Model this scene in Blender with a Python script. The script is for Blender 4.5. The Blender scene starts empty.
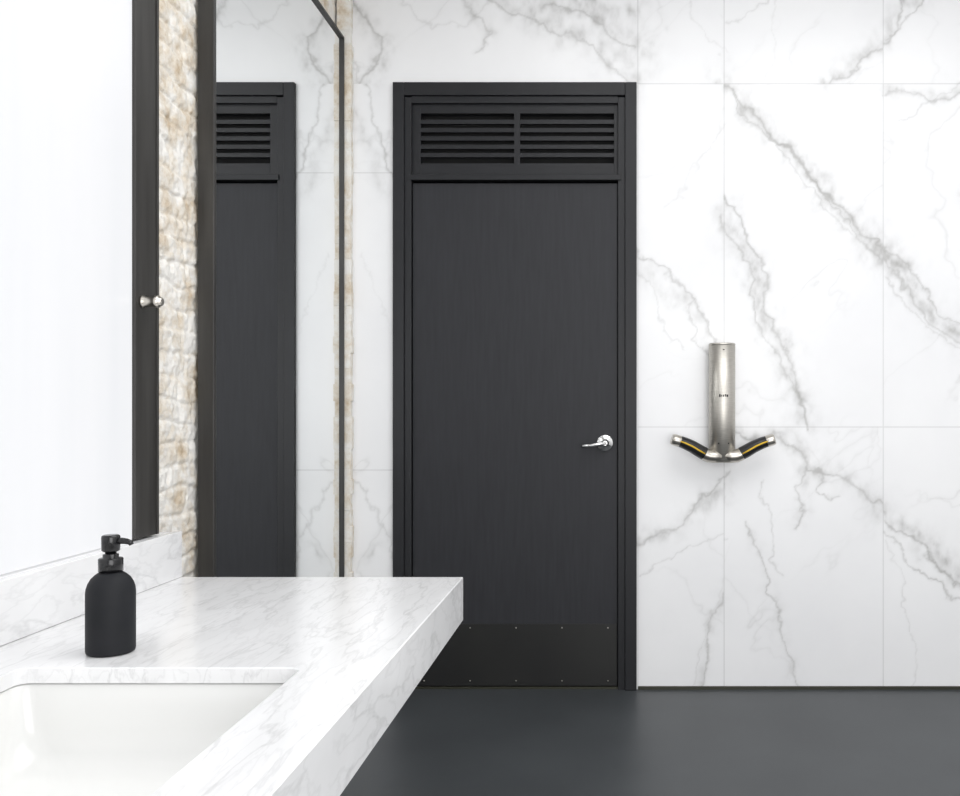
import bpy, bmesh, math, random
import numpy as np
from mathutils import Vector
random.seed(3); rng=np.random.default_rng(5)
S=230.0; WY=3.91; CH=1.2; VX=608; VY=413; F=900.0
def X(p): return (p-VX)/S
def Z(p): return CH+(VY-p)/S
sc=bpy.context.scene
sc.view_settings.view_transform='Standard'
sc.view_settings.look='None'

# ---------------- materials
def mat(name,col=(.8,.8,.8),rough=.5,metal=0,spec=.5):
    m=bpy.data.materials.new(name); m.use_nodes=True
    b=m.node_tree.nodes['Principled BSDF']
    b.inputs['Base Color'].default_value=(*col,1); b.inputs['Roughness'].default_value=rough
    b.inputs['Metallic'].default_value=metal; b.inputs['Specular IOR Level'].default_value=spec
    return m
def N(m,t,**k):
    n=m.node_tree.nodes.new(t)
    for a,v in k.items(): setattr(n,a,v)
    return n
def L(m,a,b): m.node_tree.links.new(a,b)
def ramp(m,stops):
    r=N(m,'ShaderNodeValToRGB'); e=r.color_ramp.elements
    while len(e)<len(stops): e.new(.5)
    for i,(p,c) in enumerate(stops):
        e[i].position=p; e[i].color=(*c,1)
    return r
def noise_mat(name,c1,c2,scale,mapscale=(1,1,1),rot=(0,0,0),rough=.5,metal=0,lo=.35,hi=.65,detail=6,bump=0,spec=.5,distort=0):
    m=mat(name,c1,rough,metal,spec); b=m.node_tree.nodes['Principled BSDF']
    tc=N(m,'ShaderNodeTexCoord'); mp=N(m,'ShaderNodeMapping')
    mp.inputs['Scale'].default_value=mapscale; mp.inputs['Rotation'].default_value=rot
    n=N(m,'ShaderNodeTexNoise'); n.inputs['Scale'].default_value=scale; n.inputs['Detail'].default_value=detail
    n.inputs['Distortion'].default_value=distort
    L(m,tc.outputs['Object'],mp.inputs[0]); L(m,mp.outputs[0],n.inputs[0])
    r=ramp(m,[(lo,c1),(hi,c2)]); L(m,n.outputs[0],r.inputs[0]); L(m,r.outputs[0],b.inputs['Base Color'])
    if bump:
        bp=N(m,'ShaderNodeBump'); bp.inputs['Strength'].default_value=bump; bp.inputs['Distance'].default_value=.001
        L(m,n.outputs[0],bp.inputs['Height']); L(m,bp.outputs[0],b.inputs['Normal'])
    return m

M_paint=mat('white_paint',(.85,.85,.85),.6)
M_wood=noise_mat('dark_wood',(.0185,.019,.0225),(.027,.0275,.032),10,(7,7,.6),rough=.52,bump=.08,detail=10,lo=.25,hi=.8,spec=.32)
M_frame=mat('dark_frame_paint',(.015,.0155,.018),.42,spec=.3)
M_kick=noise_mat('kick_plate_metal',(.016,.016,.016),(.021,.021,.020),3,rough=.35,spec=.35)
M_shade=mat('shade_black',(.002,.002,.002),.8)  # near-black colour painted for the shade behind louvers and door gaps
M_post=noise_mat('dark_steel',(.020,.018,.016),(.038,.036,.033),5,(6,6,.5),rough=.5)
M_mframe=noise_mat('mirror_frame_steel',(.022,.021,.020),(.045,.043,.040),5,(5,5,.5),rough=.45)
M_chrome=mat('chrome',(.72,.72,.72),.16,1)
M_mirror=mat('mirror_silver',(.90,.915,.915),.0,1)
M_floor=noise_mat('dark_resin_floor',(.046,.051,.055),(.060,.066,.071),2.2,rough=.42,detail=7,lo=.3,hi=.7,spec=.4)
M_ceramic=mat('white_ceramic',(.77,.77,.755),.15)
M_strip=mat('bronze_strip',(.06,.06,.045),.4,.6)
M_bottle=noise_mat('matte_black',(.008,.009,.011),(.012,.0125,.015),20,rough=.6,spec=.25)
M_gloss=mat('gloss_black',(.005,.005,.006),.18)
M_nick=noise_mat('brushed_nickel',(.48,.46,.42),(.60,.575,.53),30,(1,1,25),rough=.42,metal=1)
M_nick2=mat('satin_nickel',(.56,.53,.48),.3,1)
M_black=mat('black_plastic',(.012,.012,.013),.3)
M_yel=mat('yellow_plastic',(.72,.45,.02),.4)
M_caulk=mat('slot_black',(.01,.01,.01),.6)

def carrara():
    m=mat('carrara_marble',(.85,.85,.85),.2); b=m.node_tree.nodes['Principled BSDF']
    tc=N(m,'ShaderNodeTexCoord')
    def lay(rot,scl,s,det,dist,lo,hi,lov,hiv):
        mp=N(m,'ShaderNodeMapping'); mp.inputs['Rotation'].default_value=rot; mp.inputs['Scale'].default_value=scl
        n=N(m,'ShaderNodeTexNoise'); n.inputs['Scale'].default_value=s; n.inputs['Detail'].default_value=det; n.inputs['Distortion'].default_value=dist
        L(m,tc.outputs['Object'],mp.inputs[0]); L(m,mp.outputs[0],n.inputs[0])
        a=N(m,'ShaderNodeMath',operation='SUBTRACT'); L(m,n.outputs[0],a.inputs[0]); a.inputs[1].default_value=.5
        c=N(m,'ShaderNodeMath',operation='ABSOLUTE'); L(m,a.outputs[0],c.inputs[0])
        r=ramp(m,[(lo,(lov,)*3),(hi,(hiv,)*3)]); L(m,c.outputs[0],r.inputs[0]); return r
    a=lay((0.3,0.2,.75),(4.2,.9,2.2),3.6,10,.2,0,.022,.87,1)
    c=lay((0.2,.3,.95),(4.0,.8,2.4),8,10,.3,0,.035,.93,1)
    d=lay((0,0,.8),(3.0,.9,1.5),2.6,8,.2,0,.2,.92,1)
    prev=a.outputs[0]
    for q in (c,d,None):
        x=N(m,'ShaderNodeMix',data_type='RGBA',blend_type='MULTIPLY'); x.inputs[0].default_value=1
        L(m,prev,x.inputs[6])
        if q: L(m,q.outputs[0],x.inputs[7])
        else: x.inputs[7].default_value=(.855,.855,.86,1)
        prev=x.outputs[2]
    L(m,prev,b.inputs['Base Color']); return m
M_car=carrara()

def wallmat():
    m=mat('calacatta_tile',(.85,.85,.85),.28,spec=.35); b=m.node_tree.nodes['Principled BSDF']
    at=N(m,'ShaderNodeAttribute',attribute_name='vein')
    tc=N(m,'ShaderNodeTexCoord'); n=N(m,'ShaderNodeTexNoise'); n.inputs['Scale'].default_value=1.6; n.inputs['Detail'].default_value=5
    L(m,tc.outputs['Object'],n.inputs[0])
    r=ramp(m,[(.35,(.83,.83,.84)),(.6,(.875,.875,.88))]); L(m,n.outputs[0],r.inputs[0])
    mx=N(m,'ShaderNodeMix',data_type='RGBA'); L(m,at.outputs['Fac'],mx.inputs[0]); L(m,r.outputs[0],mx.inputs[6]); mx.inputs[7].default_value=(.37,.365,.355,1)
    sp=N(m,'ShaderNodeSeparateXYZ'); L(m,tc.outputs['Object'],sp.inputs[0])
    def cmp(axis,v,e=.0024):
        c=N(m,'ShaderNodeMath',operation='COMPARE'); L(m,sp.outputs[axis],c.inputs[0]); c.inputs[1].default_value=v; c.inputs[2].default_value=e; return c.outputs[0]
    def op(o,a,bb):
        c=N(m,'ShaderNodeMath',operation=o)
        for i,q in enumerate((a,bb)):
            if isinstance(q,(int,float)): c.inputs[i].default_value=q
            else: L(m,q,c.inputs[i])
        return c.outputs[0]
    right=op('GREATER_THAN',sp.outputs[0],X(637)); left=op('LESS_THAN',sp.outputs[0],X(637))
    s=None
    for v in (X(724),X(883),X(1042)):
        q=cmp(0,v); s=q if s is None else op('MAXIMUM',s,q)
    s=op('MAXIMUM',s,op('MULTIPLY',right,cmp(2,Z(84)))); s=op('MAXIMUM',s,op('MULTIPLY',right,cmp(2,Z(427))))
    s=op('MAXIMUM',s,op('MULTIPLY',left,cmp(2,Z(173)))); s=op('MAXIMUM',s,op('MULTIPLY',left,cmp(2,Z(470))))
    s=op('MAXIMUM',s,cmp(0,X(637.8)))
    mx2=N(m,'ShaderNodeMix',data_type='RGBA'); L(m,op('MULTIPLY',s,.4),mx2.inputs[0]); L(m,mx.outputs[2],mx2.inputs[6]); mx2.inputs[7].default_value=(.45,.45,.45,1)
    L(m,mx2.outputs[2],b.inputs['Base Color']); return m
M_wall=wallmat()

def brickmat():
    m=mat('whitewashed_brick',(.7,.6,.5),.9,spec=.15); b=m.node_tree.nodes['Principled BSDF']
    tc=N(m,'ShaderNodeTexCoord'); n=N(m,'ShaderNodeTexNoise'); n.inputs['Scale'].default_value=9; n.inputs['Detail'].default_value=10; n.inputs['Roughness'].default_value=.7
    L(m,tc.outputs['Object'],n.inputs[0])
    r=ramp(m,[(.33,(.56,.45,.32)),(.45,(.73,.67,.58)),(.56,(.83,.81,.77))]); L(m,n.outputs[0],r.inputs[0])
    L(m,r.outputs[0],b.inputs['Base Color'])
    n2=N(m,'ShaderNodeTexNoise'); n2.inputs['Scale'].default_value=45; n2.inputs['Detail'].default_value=8
    L(m,tc.outputs['Object'],n2.inputs[0])
    bp=N(m,'ShaderNodeBump'); bp.inputs['Strength'].default_value=.7; bp.inputs['Distance'].default_value=.007
    L(m,n2.outputs[0],bp.inputs['Height']); L(m,bp.outputs[0],b.inputs['Normal']); return m
M_brick=brickmat()

def winmat():
    m=bpy.data.materials.new('frosted_window_glass'); m.use_nodes=True; nt=m.node_tree
    b=nt.nodes['Principled BSDF']; b.inputs['Base Color'].default_value=(.3,.3,.31,1); b.inputs['Roughness'].default_value=.3
    tc=N(m,'ShaderNodeTexCoord'); mp=N(m,'ShaderNodeMapping'); mp.inputs['Scale'].default_value=(1,3,.25)
    n=N(m,'ShaderNodeTexNoise'); n.inputs['Scale'].default_value=1.5; n.inputs['Detail'].default_value=3
    L(m,tc.outputs['Object'],mp.inputs[0]); L(m,mp.outputs[0],n.inputs[0])
    r=ramp(m,[(.3,(.86,.88,.90)),(.65,(.99,.99,1))]); L(m,n.outputs[0],r.inputs[0]); L(m,r.outputs[0],b.inputs['Emission Color'])
    b.inputs['Emission Strength'].default_value=.62  # the pane itself glows, in place of daylight from behind
    return m
M_win=winmat()

# ---------------- mesh builder
class B:
    def __init__(s): s.bm=bmesh.new(); s.mats=[]
    def mi(s,m):
        if m not in s.mats: s.mats.append(m)
        return s.mats.index(m)
    def box(s,x0,x1,y0,y1,z0,z1,m,bev=0,seg=2):
        before=set(s.bm.faces)
        r=bmesh.ops.create_cube(s.bm,size=1)
        for v in r['verts']:
            v.co=Vector(((x0+x1)/2+v.co.x*(x1-x0),(y0+y1)/2+v.co.y*(y1-y0),(z0+z1)/2+v.co.z*(z1-z0)))
        if bev:
            es={e for v in r['verts'] for e in v.link_edges}
            bmesh.ops.bevel(s.bm,geom=list(es),offset=bev,segments=seg,affect='EDGES',profile=.5)
        i=s.mi(m)
        for f in s.bm.faces:
            if f not in before: f.material_index=i
    def rings(s,rings,m,cap0=True,cap1=True,smooth=True,mats=None):
        vs=[[s.bm.verts.new(p) for p in r] for r in rings]; n=len(rings[0])
        for k in range(len(vs)-1):
            mm=s.mi(mats[k] if mats else m)
            for j in range(n):
                f=s.bm.faces.new((vs[k][j],vs[k][(j+1)%n],vs[k+1][(j+1)%n],vs[k+1][j])); f.smooth=smooth; f.material_index=mm
        if cap0: f=s.bm.faces.new(vs[0][::-1]); f.material_index=s.mi(mats[0] if mats else m)
        if cap1: f=s.bm.faces.new(vs[-1]); f.material_index=s.mi(mats[-1] if mats else m)
    def lathe(s,c,prof,m,axis='z',n=48,mats=None):
        R=[]
        for r,h in prof:
            ring=[]
            for j in range(n):
                a=2*math.pi*j/n; u,v=r*math.cos(a),r*math.sin(a)
                if axis=='z': p=(c[0]+u,c[1]+v,c[2]+h)
                elif axis=='x': p=(c[0]+h,c[1]+u,c[2]+v)
                else: p=(c[0]+u,c[1]-h,c[2]+v)
                ring.append(p)
            R.append(ring)
        s.rings(R,m,mats=mats)
    def sweep(s,pts,radii,m,n=24,mats=None,flat=1.0):
        R=[]
        P=[Vector(p) for p in pts]
        for i,p in enumerate(P):
            t=(P[min(i+1,len(P)-1)]-P[max(i-1,0)]).normalized()
            yv=Vector((0,1,0)); yv=(yv-t*yv.dot(t)).normalized(); nv=t.cross(yv)
            R.append([p+(yv*math.cos(2*math.pi*j/n)*flat+nv*math.sin(2*math.pi*j/n))*radii[i] for j in range(n)])
        s.rings(R,m,mats=mats)
    def obj(s,name,parent=None):
        bmesh.ops.recalc_face_normals(s.bm,faces=s.bm.faces)
        me=bpy.data.meshes.new(name); s.bm.to_mesh(me); s.bm.free()
        for m in s.mats: me.materials.append(m)
        o=bpy.data.objects.new(name,me); sc.collection.objects.link(o)
        if parent: o.parent=parent
        return o
def empty(name):
    e=bpy.data.objects.new(name,None); sc.collection.objects.link(e); return e

# ---------------- numpy noise
def vnoise(x,y,seed):
    r=np.random.default_rng(seed); T=r.random((256,256))
    xi=np.floor(x).astype(int); yi=np.floor(y).astype(int); fx=x-xi; fy=y-yi
    fx=fx*fx*(3-2*fx); fy=fy*fy*(3-2*fy)
    g=lambda a,b:T[a&255,b&255]
    return (g(xi,yi)*(1-fx)+g(xi+1,yi)*fx)*(1-fy)+(g(xi,yi+1)*(1-fx)+g(xi+1,yi+1)*fx)*fy
def fbm(x,y,seed,o=5):
    v=0;a=.5;t=0
    for i in range(o):
        v=v+a*vnoise(x*2**i+17.3*i,y*2**i+9.1*i,seed+i); t+=a; a*=.5
    return v/t
def gridmesh(name,P,nu,nv,mat_,mask=None,attr=None,smooth=True):
    idx=np.arange(nu*nv).reshape(nu,nv)
    q=np.stack([idx[:-1,:-1],idx[1:,:-1],idx[1:,1:],idx[:-1,1:]],-1).reshape(-1,4)
    if mask is not None: q=q[~mask]
    me=bpy.data.meshes.new(name)
    me.vertices.add(len(P)); me.vertices.foreach_set('co',P.astype(np.float32).ravel())
    me.loops.add(len(q)*4); me.loops.foreach_set('vertex_index',q.astype(np.int32).ravel())
    me.polygons.add(len(q)); me.polygons.foreach_set('loop_start',np.arange(0,len(q)*4,4,dtype=np.int32))
    me.update(calc_edges=True)
    if smooth: me.polygons.foreach_set('use_smooth',np.ones(len(q),dtype=bool))
    if attr is not None:
        a=me.attributes.new('vein','FLOAT','POINT'); a.data.foreach_set('value',attr.astype(np.float32))
    me.materials.append(mat_); me.validate()
    o=bpy.data.objects.new(name,me); sc.collection.objects.link(o); return o

# ---------------- back wall
RX=2.4; TOP=3.3
xs=np.arange(-1.3,RX+.0025,.0045); zs=np.arange(0,TOP+.001,.0045)
XX,ZZ=np.meshgrid(xs,zs,indexing='ij')
px=XX*S+VX; py=VY-(ZZ-CH)*S
pid=np.where(px<637,0,np.where(px<724,1,np.where(px<883,2,3)))*3+np.where(py<84,0,np.where(py<427,1,2))
wx=px+(fbm(px/45+pid*5,py/45,11)-.5)*22+(fbm(px/10,py/10,21,4)-.5)*13
wy=py+(fbm(px/45+pid*7,py/45,31)-.5)*22+(fbm(px/10,py/10,41,4)-.5)*13
V=np.zeros_like(px)
veins=[
([(720,84),(745,108),(770,132),(795,158),(815,182),(840,206),(862,232),(885,252)],1.7,.6),
([(724,90),(748,122),(790,150),(812,178),(842,216),(860,240),(885,262)],1.3,.5),
([(722,84),(740,106),(768,130),(800,162),(830,196),(862,234),(884,257)],11,.36),
([(770,132),(792,172),(820,196),(850,236)],1.0,.35),
([(883,250),(900,276),(920,300),(940,318),(965,342)],11,.42),
([(883,262),(898,285),(915,305),(945,335),(965,350)],1.5,.5),
([(883,246),(905,270),(930,298),(965,325)],1.2,.45),
([(883,280),(905,310),(930,330),(965,360)],1.0,.35),
([(722,198),(738,212),(748,238),(756,262),(764,290),(766,308),(780,330),(790,358),(794,384),(806,428)],1.6,.6),
([(724,215),(730,240),(742,262),(752,300),(764,330),(776,350),(784,372),(800,402),(806,428)],1.3,.5),
([(728,204),(740,245),(758,295),(772,335),(788,375),(802,415)],12,.34),
([(636,250),(655,268),(680,288),(700,308),(712,330),(724,352)],1.3,.5),
([(636,262),(660,290),(690,302),(706,326),(724,345)],8,.24),
([(636,268),(660,300),(664,330),(684,352)],.9,.3),
([(690,300),(694,330),(704,352),(724,372)],.9,.4),
([(660,210),(680,200),(700,160),(724,120)],.9,.15),
([(636,545),(655,532),(680,522),(702,500),(724,474)],1.6,.6),
([(636,542),(660,530),(685,522),(705,502),(724,488)],8,.3),
([(636,580),(660,560),(690,550),(724,540)],.9,.3),
([(724,590),(714,615),(708,640),(712,660),(698,690)],1.3,.5),
([(724,590),(712,620),(706,660),(696,690)],6,.15),
([(724,570),(716,600),(700,650),(690,690)],.9,.2),
([(724,432),(745,440),(775,436),(796,448),(808,466),(836,480),(862,494),(884,512)],1.5,.6),
([(740,434),(780,440),(808,462),(845,482),(884,508)],8,.3),
([(808,466),(800,486),(808,510),(800,525)],1.3,.55),
([(808,466),(820,470),(822,490),(840,500)],1.1,.45),
([(795,445),(808,478),(804,515)],8,.22),
([(745,520),(765,560),(775,600),(782,640),(800,690)],1.1,.48),
([(750,530),(768,570),(778,620),(796,690)],6,.12),
([(760,480),(770,520),(775,560),(785,580)],.9,.35),
([(884,520),(900,538),(925,548),(945,570),(965,592)],1.5,.6),
([(884,512),(905,530),(930,545),(965,580)],10,.36),
([(884,535),(910,562),(940,580),(965,612)],1.1,.5),
([(884,545),(905,580),(915,640),(905,690)],.9,.22),
([(724,20),(745,12),(770,0),(790,-20)],.9,.3),
([(760,84),(772,60),(765,30),(780,-5)],.9,.15),
([(812,84),(828,74),(845,72),(862,56),(885,45),(900,22),(905,-5)],1.5,.6),
([(825,82),(850,60),(880,40),(896,15),(925,-5)],8,.32),
([(884,40),(905,25),(930,-5)],1.1,.45),
([(884,94),(905,90),(930,98),(965,90)],1.3,.5),
([(884,90),(925,96),(965,88)],6,.2),
([(905,120),(930,100),(965,80)],.9,.28),
([(690,0),(700,30),(724,60)],.9,.2),
([(490,-5),(520,12),(550,28),(590,50),(640,82)],1.4,.5),
([(500,-5),(540,20),(590,46),(640,76)],11,.28),
([(540,-5),(570,12),(605,22),(640,48)],13,.36),
([(545,0),(585,16),(612,36),(640,42)],1.4,.5),
([(585,0),(610,8),(640,10)],8,.3),
([(455,-5),(475,10),(492,30),(480,50)],1.6,.4),
([(465,-5),(490,30)],7,.22),
([(395,-5),(430,30),(470,20),(500,-5)],1.0,.2),
([(352,-5),(365,18),(386,36),(378,62),(366,90)],1.9,.55),
([(356,0),(372,22),(388,48),(376,84)],7,.38),
([(362,60),(372,110),(384,150),(392,180)],1.5,.45),
([(358,120),(372,160),(380,190)],6,.22),
([(358,470),(370,500),(386,540),(394,580)],1.3,.35),
([(360,560),(372,545),(395,530)],5,.22),
([(360,250),(380,300),(392,330)],.9,.12),
([(960,380),(1010,430),(1080,470)],3,.4),([(965,200),(1040,260),(1120,330)],4,.35),
]
mod=.6+.95*fbm(px/22,py/22,61,3)
for pts,w,a in veins:
    bx0=min(p[0] for p in pts)-40;bx1=max(p[0] for p in pts)+40
    ii=np.where((px[:,0]>=bx0)&(px[:,0]<=bx1))[0]
    if len(ii)==0: continue
    sl=slice(ii[0],ii[-1]+1); qx=wx[sl];qy=wy[sl]; bb=np.full(qx.shape,1e9)
    for (ax,ay),(cx,cy) in zip(pts[:-1],pts[1:]):
        dx,dy=cx-ax,cy-ay; t=np.clip(((qx-ax)*dx+(qy-ay)*dy)/(dx*dx+dy*dy),0,1)
        bb=np.minimum(bb,np.hypot(qx-ax-t*dx,qy-ay-t*dy))
    val=a*np.exp(-(bb/w)**1.3)*(mod[sl] if w<3 else (.10+3.0*fbm(px[sl]/7,py[sl]/11,71,5)**2))
    V[sl]=1-(1-V[sl])*(1-np.clip(val,0,1))
r1=fbm(px/150+pid*3.7,py/150+pid*1.3,81,6); c1=np.exp(-np.abs(r1-.5)/.005)*.26*np.clip(fbm(px/120,py/120+pid,91,2)*2.4-1,0,1)
r2=fbm((px+py)/130+pid*2.7,(px-py)/300+pid*1.9,101,6); c2=np.exp(-np.abs(r2-.48)/.005)*.24*np.clip(fbm(px/90,py/90+pid,95,2)*2.4-1,0,1)
V=np.clip(1-(1-V)*(1-c1)*(1-c2),0,1)
P=np.stack([XX.ravel(),np.full(XX.size,WY),ZZ.ravel()],-1)
cx=(XX[:-1,:-1]+.0025); cz=(ZZ[:-1,:-1]+.0025)
mask=((cx>X(402))&(cx<X(630))&(cz<Z(92))).ravel()
gridmesh('wall_back',P,len(xs),len(zs),M_wall,mask,V.ravel(),smooth=False)

# ---------------- shell
b=B(); b.box(-1.4,RX,-1.2,4.2,-.1,0,M_floor); b.obj('floor')
b=B(); b.box(-1.4,RX,-1.2,4.2,TOP,TOP+.1,M_paint); b.obj('ceiling')
b=B(); b.box(RX,RX+.1,-1.2,WY,0,TOP,M_paint); b.obj('wall_right')
b=B(); b.box(X(638),RX,WY-.006,WY-.0005,.0,.014,M_strip); b.obj('baseboard_back')
b=B(); b.box(-1.4,-1.093,-1.2,2.267,0,.9,M_paint)
b.box(-1.4,-1.2,2.267,WY,0,TOP,M_brick); b.obj('wall_left')
ys=np.arange(2.205,3.9,.005); z2=np.arange(0,TOP,.005)
YY,Z2=np.meshgrid(ys,z2,indexing='ij')
yw=YY+(fbm(YY*12,Z2*12,201,3)-.5)*.05; zw=Z2+(fbm(YY*6,Z2*9,211,3)-.5)*.05
row=np.floor(zw/.062); fz=zw/.062-row; off=(np.sin(row*12.9898)*43758.5)%1
bl=.20; col=np.floor(yw/bl+off); fy=yw/bl+off-col
e=np.minimum(np.minimum(fz,1-fz)*.062,np.minimum(fy,1-fy)*bl)
h=np.clip(e/.009,0,1); h=h*h*(3-2*h)
rnd=((np.sin(row*7.13+col*31.7)*9531.7)%1)
D=-1.180+h*(.002+.005*rnd)+(fbm(YY*45,Z2*45,221,5)-.5)*.013
gridmesh('brick_facing',np.stack([D.ravel(),YY.ravel(),Z2.ravel()],-1),len(ys),len(z2),M_brick).parent=bpy.data.objects['wall_left']
b=B(); z=0
while z<TOP-.07:
    hh=.060+random.random()*.012
    b.box(-1.168,-1.106+random.uniform(-.004,.004),3.872+random.uniform(-.002,.002),WY-.001,z,min(z+hh+.002,TOP),M_brick,bev=.003)
    z+=hh
b.obj('trim_brick_corner')

# window
w=empty('window_1')
b=B(); b.box(-1.13,-1.108,-1.2,2.095,.905,TOP-.002,M_win); b.obj('frosted_pane',w)
b=B(); b.box(-1.18,-1.10,2.095,2.205,.905,TOP-.002,M_post,bev=.002)
b.box(-1.10,-1.097,2.190,2.2,.905,TOP-.002,M_post,bev=.001); b.obj('mullion',w)

# robe hook
b=B(); b.lathe((-1.10,2.125,1.463),[(.015,0),(.015,.005),(.012,.008),(.012,.030),(.0145,.032),(.0145,.040),(.010,.042),(.010,.047),(.007,.049)],M_nick2,axis='x',n=32)
b.obj('robe_hook')

# mirror
mr=empty('wall_mirror')
y0,y1,mz0,mz1=2.557,3.866,.06,2.815
b=B()
b.box(-1.166,-1.120,y0,y0+.018,mz0,mz1,M_mframe,bev=.0015)
b.box(-1.166,-1.132,y1-.006,y1,mz0,mz1,M_mframe,bev=.001)
b.box(-1.166,-1.132,y0+.018,y1-.006,mz1-.010,mz1,M_mframe,bev=.001)
b.box(-1.166,-1.132,y0+.018,y1-.006,mz0,mz0+.018,M_mframe,bev=.001)
b.obj('frame',mr)
b=B(); b.box(-1.162,-1.143,y0+.018,y1-.006,mz0+.018,mz1-.010,M_mirror); b.obj('glass',mr)

# ---------------- door
d=empty('door_1')
b=B(); FY=WY-.022
b.box(X(394),X(405),FY,WY+.06,0,Z(84),M_frame,bev=.002)
b.box(X(405),X(412),FY+.012,WY+.06,0,Z(98),M_frame,bev=.0015)
b.box(X(625),X(636.5),FY,WY+.06,0,Z(84),M_frame,bev=.002)
b.box(X(618),X(625),FY+.012,WY+.06,0,Z(98),M_frame,bev=.0015)
b.box(X(405),X(625),FY,WY+.06,Z(97),Z(84),M_frame,bev=.002)
b.box(X(412),X(618),FY+.012,WY+.06,Z(104),Z(97),M_frame,bev=.0015)
b.box(X(410),X(621),FY+.004,WY+.06,Z(181),Z(175.5),M_frame,bev=.0015)
b.box(X(396),X(634),WY+.061,WY+.08,0,Z(86),M_shade)  # added backing sheet, stops light leaking through the door gaps
b.obj('frame',d)
b=B(); LY=WY+.008
b.box(X(412.6),X(617.4),LY,LY+.045,.012,Z(183),M_wood,bev=.001)
b.obj('leaf',d)
b=B(); b.box(X(413),X(617),LY-.0025,LY,.014,Z(624),M_kick,bev=.0008)
for i in range(5):
    x=X(424+i*46)
    for zz in (Z(628),Z(681)): b.lathe((x,LY-.0025,zz),[(.003,0),(.0025,.001),(.001,.0012)],M_nick2,axis='y',n=12)
b.obj('kick_plate',d)
b=B()
tp,bt=104,175.5
b.box(X(412),X(618),WY+.055,WY+.06,Z(bt),Z(tp),M_shade)
b.box(X(412),X(420.5),LY,LY+.04,Z(bt),Z(tp),M_frame,bev=.001)
b.box(X(614),X(618),LY,LY+.04,Z(bt),Z(tp),M_frame,bev=.001)
b.box(X(514),X(520),LY,LY+.04,Z(163),Z(113),M_frame)
b.box(X(420.5),X(614),LY,LY+.04,Z(113),Z(tp),M_frame)
b.box(X(420.5),X(614),LY,LY+.04,Z(bt),Z(163),M_frame)
ns=6; pitch=50/ns
for a,c in ((420.5,514),(520,614)):
    for i in range(1,ns):
        zc=113+pitch*i
        b.box(X(a),X(c),LY,LY+.02,Z(zc+2.2),Z(zc-2.2),M_frame,bev=.0008)
b.obj('louver_transom',d)
b=B()
hc=(X(605),LY,Z(443))
b.lathe(hc,[(.036,0),(.036,.006),(.033,.008),(.022,.009),(.020,.012),(.013,.013),(.012,.035),(.013,.05),(.009,.053)],M_chrome,axis='y',n=32)
b.sweep([(hc[0]+.006,LY-.045,hc[2]),(hc[0]-.03,LY-.047,hc[2]-.004),(hc[0]-.06,LY-.047,hc[2]-.010),(hc[0]-.098,LY-.046,hc[2]-.012)],[.010,.010,.009,.0085],M_chrome,n=16)
b.obj('lever_handle',d)
b=B(); b.box(X(412),X(618),WY,WY+.06,.0005,.010,M_strip); b.obj('threshold',d)

# ---------------- counter
T=.787; CX0,CX1=-1.093,-.365; CY0,CY1=-.6,2.267
SX0,SX1,SY0,SY1=-.953,-.496,.86,1.459
def rrect(x0,x1,y0,y1,r,z,n=8):
    pts=[]
    for (cx_,cy_,a0) in ((x1-r,y1-r,0),(x0+r,y1-r,90),(x0+r,y0+r,180),(x1-r,y0+r,270)):
        for i in range(n+1):
            a=math.radians(a0+90*i/n); pts.append((cx_+r*math.cos(a),cy_+r*math.sin(a),z))
    return pts
ct=empty('vanity_counter')
b=B(); bm=b.bm; mi=b.mi(M_car)
th=.108; ts=.025
hole_t=rrect(SX0,SX1,SY0,SY1,.02,T-.0015); hole_t0=rrect(SX0-.0015,SX1+.0015,SY0-.0015,SY1+.0015,.0215,T); hole_b=rrect(SX0,SX1,SY0,SY1,.02,T-ts)
def ring(p): return [bm.verts.new(q) for q in p]
bv=.002
outer=ring([(CX1-bv,CY1-bv,T),(CX0,CY1-bv,T),(CX0,CY0,T),(CX1-bv,CY0,T)])
ht0=ring(hole_t0); ht=ring(hole_t); hb=ring(hole_b)
n=len(ht)
for j in range(n):
    bm.faces.new((ht0[j],ht0[(j+1)%n],ht[(j+1)%n],ht[j])); bm.faces.new((ht[j],ht[(j+1)%n],hb[(j+1)%n],hb[j]))
k=9
for c in range(4):
    seg=[ht0[c*k+i] for i in range(k)]
    for i in range(k-1): bm.faces.new((outer[c],seg[i],seg[i+1]))
    nx=(c+1)%4
    bm.faces.new((outer[c],seg[-1],ht0[(nx*k)%n],outer[nx]))
mid=ring([(CX1,CY1,T-bv),(CX0,CY1,T-bv),(CX0,CY0,T-bv),(CX1,CY0,T-bv)])
bot=ring([(CX1,CY1,T-th),(CX0,CY1,T-th),(CX0,CY0,T-th),(CX1,CY0,T-th)])
for A_,B_ in ((outer,mid),(mid,bot)):
    for j in range(4): bm.faces.new((A_[j],A_[(j+1)%4],B_[(j+1)%4],B_[j]))
ins=ring([(CX1-.02,CY1-.02,T-th),(CX0+.0,CY1-.02,T-th),(CX0+.0,CY0+.02,T-th),(CX1-.02,CY0+.02,T-th)])
for j in range(4): bm.faces.new((bot[j],bot[(j+1)%4],ins[(j+1)%4],ins[j]))
insu=ring([(CX1-.02,CY1-.02,T-ts),(CX0,CY1-.02,T-ts),(CX0,CY0+.02,T-ts),(CX1-.02,CY0+.02,T-ts)])
for j in range(4): bm.faces.new((ins[j],ins[(j+1)%4],insu[(j+1)%4],insu[j]))
b.obj('countertop',ct)
b=B(); b.box(-1.093,-1.073,CY0,CY1,T+.0005,.903,M_car,bev=.0015); b.obj('backsplash',ct)
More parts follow.
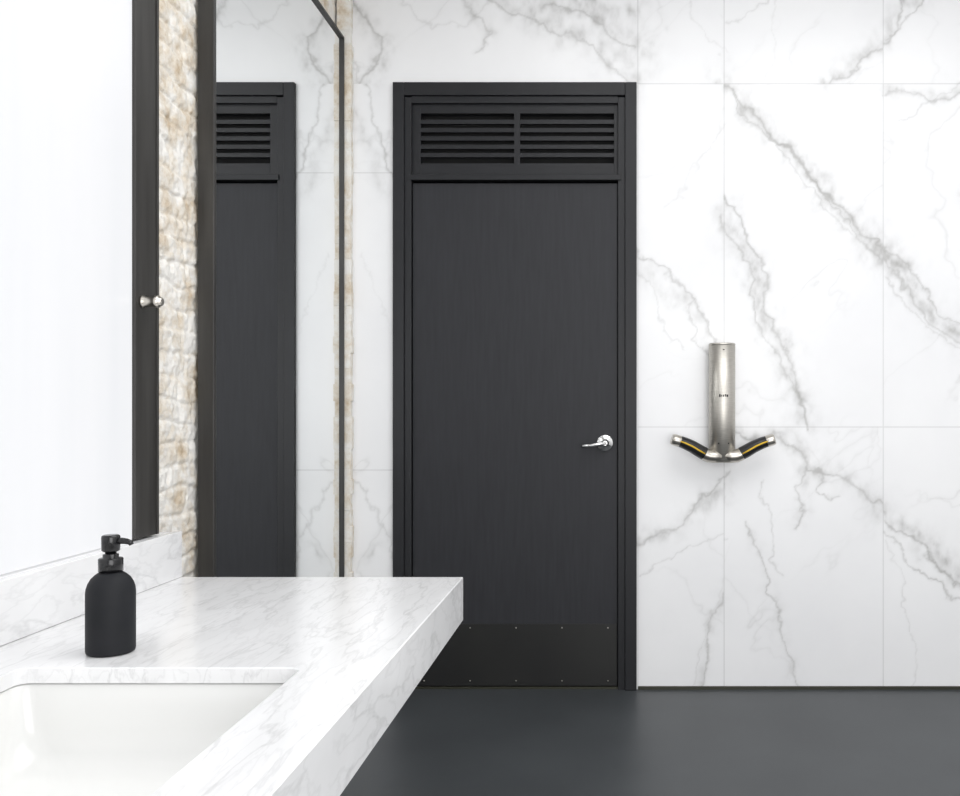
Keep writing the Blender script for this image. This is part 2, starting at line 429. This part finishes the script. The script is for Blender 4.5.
# basin
b=B(); R=[]
e_=.004
def rr(inset,z,r): return rrect(SX0-e_+inset,SX1+e_-inset,SY0-e_+inset,SY1+e_-inset,r,z)
zt=T-ts-.0008
for ins_,dz_,r in ((-.012,0,.03),(0,0,.028),(.002,.004,.028),(.006,.03,.032),(.012,.07,.038),(.022,.105,.05),(.04,.125,.06),(.07,.135,.06),(.13,.14,.05),(.19,.142,.03)):
    R.append(rr(ins_,zt-dz_,r))
b.rings(R,M_ceramic,cap0=False,cap1=True)
cxm,cym=(SX0+SX1)/2,(SY0+SY1)/2
b.lathe((cxm,cym,zt-.142),[(.03,.0005),(.03,.003),(.024,.004),(.02,.002)],M_chrome)
b.obj('sink_basin',ct)
b=B()
for yb in (-.3,.7,2.0):
    b.box(-1.093,-.45,yb-.02,yb+.02,T-th+.005,T-th+.03,M_post)
    b.box(-1.093,-1.085,yb-.02,yb+.02,T-th-.12,T-ts-.001,M_post)
b.obj('wall_brackets',ct)

# ---------------- soap dispenser
sx,sy,sz=-.858,1.553,T+.0005
b=B()
r=.0388
prof=[(r-.004,0),(r-.001,.002),(r,.006),(r,.104),(r-.001,.112),(r-.0035,.120),(r-.008,.128),(r-.014,.134),(r-.019,.1375),(r-.022,.139)]
b.lathe((sx,sy,sz),prof,M_bottle,n=64)
b.lathe((sx,sy,sz+.139),[(.0175,0),(.0195,.001),(.0195,.022),(.0185,.0235),(.0125,.024),(.0125,.030),(.009,.031),(.009,.042)],M_gloss)
b.lathe((sx,sy,sz+.184),[(.0125,-.010),(.0145,-.008),(.0148,.014),(.014,.017),(.011,.0185)],M_gloss)
b.sweep([(sx+.006,sy,sz+.192),(sx+.02,sy,sz+.192),(sx+.028,sy,sz+.191),(sx+.034,sy,sz+.189),(sx+.036,sy,sz+.185)],[.006,.0055,.005,.0045,.004],M_gloss,n=16)
b.obj('soap_dispenser')

# ---------------- hand dryer
hd=empty('hand_dryer'); DY=WY-.064; s2=F/DY
dx=(722-VX)/s2
def dz(p): return CH+(VY-p)/s2
r=.0565; zb=dz(461); zt_=dz(343.5)
b=B()
b.lathe((dx,DY,zb),[(r-.006,-.004),(r,0),(r,zt_-zb-.012),(r-.0012,zt_-zb-.0115),(r-.0012,zt_-zb-.010),(r,zt_-zb-.0095),(r,zt_-zb-.002),(r-.002,zt_-zb)],M_nick,n=64)
b.box(dx-.04,dx+.04,DY+.02,WY+.002,zb+.03,zt_-.03,M_nick2,bev=.001)
b.obj('body',hd)
b=B()
for i,wd in enumerate((.006,.004,.005,.004,.006)):
    x=dx-.016+i*.008
    b.box(x-wd/2,x+wd/2,DY-r-.0006,DY-r+.0015+abs(x-dx)*.12,dz(397)+(i%2)*.001,dz(394.8)+(.002 if i%3==0 else 0),M_caulk)
for x in (dx-.02,dx+.02):
    b.lathe((x,DY-r+.0045,dz(443)),[(.0035,0),(.0035,.0015)],M_caulk,axis='y',n=12)
b.box(dx-.004,dx+.004,DY-r-.0005,DY-r+.001,dz(351),dz(350),M_caulk)
b.obj('marking',hd)
for sg,nm in ((-1,'air_arm_left'),(1,'air_arm_right')):
    b=B()
    path=[(0,455.5),(9,456),(14,455.5),(17.5,454),(18.5,453.3),(24,450.2),(31,446.0),(38,442.8),(43,441),(44,440.7),(48,439.5),(50,439),(51,438.7)]
    rad=[6.6,6.6,6.6,6.5,6.5,6.4,6.2,5.9,5.6,5.8,5.7,5.4,4.6]
    pts=[(dx+sg*u/s2,DY-.020-.0005*u,dz(v)) for u,v in path]
    ms=[M_nick2]*4+[M_black]*4+[M_nick2]*4
    b.sweep(pts,[q/s2 for q in rad],M_black,n=28,mats=ms,flat=1.25)
    yp=[]
    for (u,v),q in list(zip(path,rad))[4:9]:
        yp.append((dx+sg*u/s2,DY-.020-.0005*u-q/s2*1.22,dz(v-.2)))
    b.sweep(yp,[.0028,.0036,.0038,.0036,.0028],M_yel,n=12)
    b.obj(nm,hd)

# ---------------- lights
wd=bpy.data.worlds.new('world'); sc.world=wd; wd.use_nodes=True
bg=wd.node_tree.nodes['Background']; bg.inputs[0].default_value=(.97,.98,1,1); bg.inputs[1].default_value=.8
def area(name,loc,rot,sx_,sy_,e,col=(1,1,1)):
    l=bpy.data.lights.new(name,'AREA'); l.shape='RECTANGLE'; l.size=sx_; l.size_y=sy_; l.energy=e; l.color=col
    o=bpy.data.objects.new(name,l); o.location=loc; o.rotation_euler=rot; sc.collection.objects.link(o); return o
area('ceiling_fill',(.8,1.6,3.28),(0,0,0),2.4,2.4,54)  # added unseen fill below the ceiling, brightens the whole room
area('room_softbox',(1.0,-1.0,1.35),(math.radians(90),0,math.radians(4)),2.2,2.2,60)

cam=bpy.data.cameras.new('camera'); co=bpy.data.objects.new('camera',cam); sc.collection.objects.link(co)
co.location=(0,0,CH); co.rotation_euler=(math.radians(90),0,0)
cam.sensor_width=36; cam.lens=F/960*36; cam.shift_x=-128/960; cam.shift_y=15/960; cam.clip_start=.02
sc.camera=co
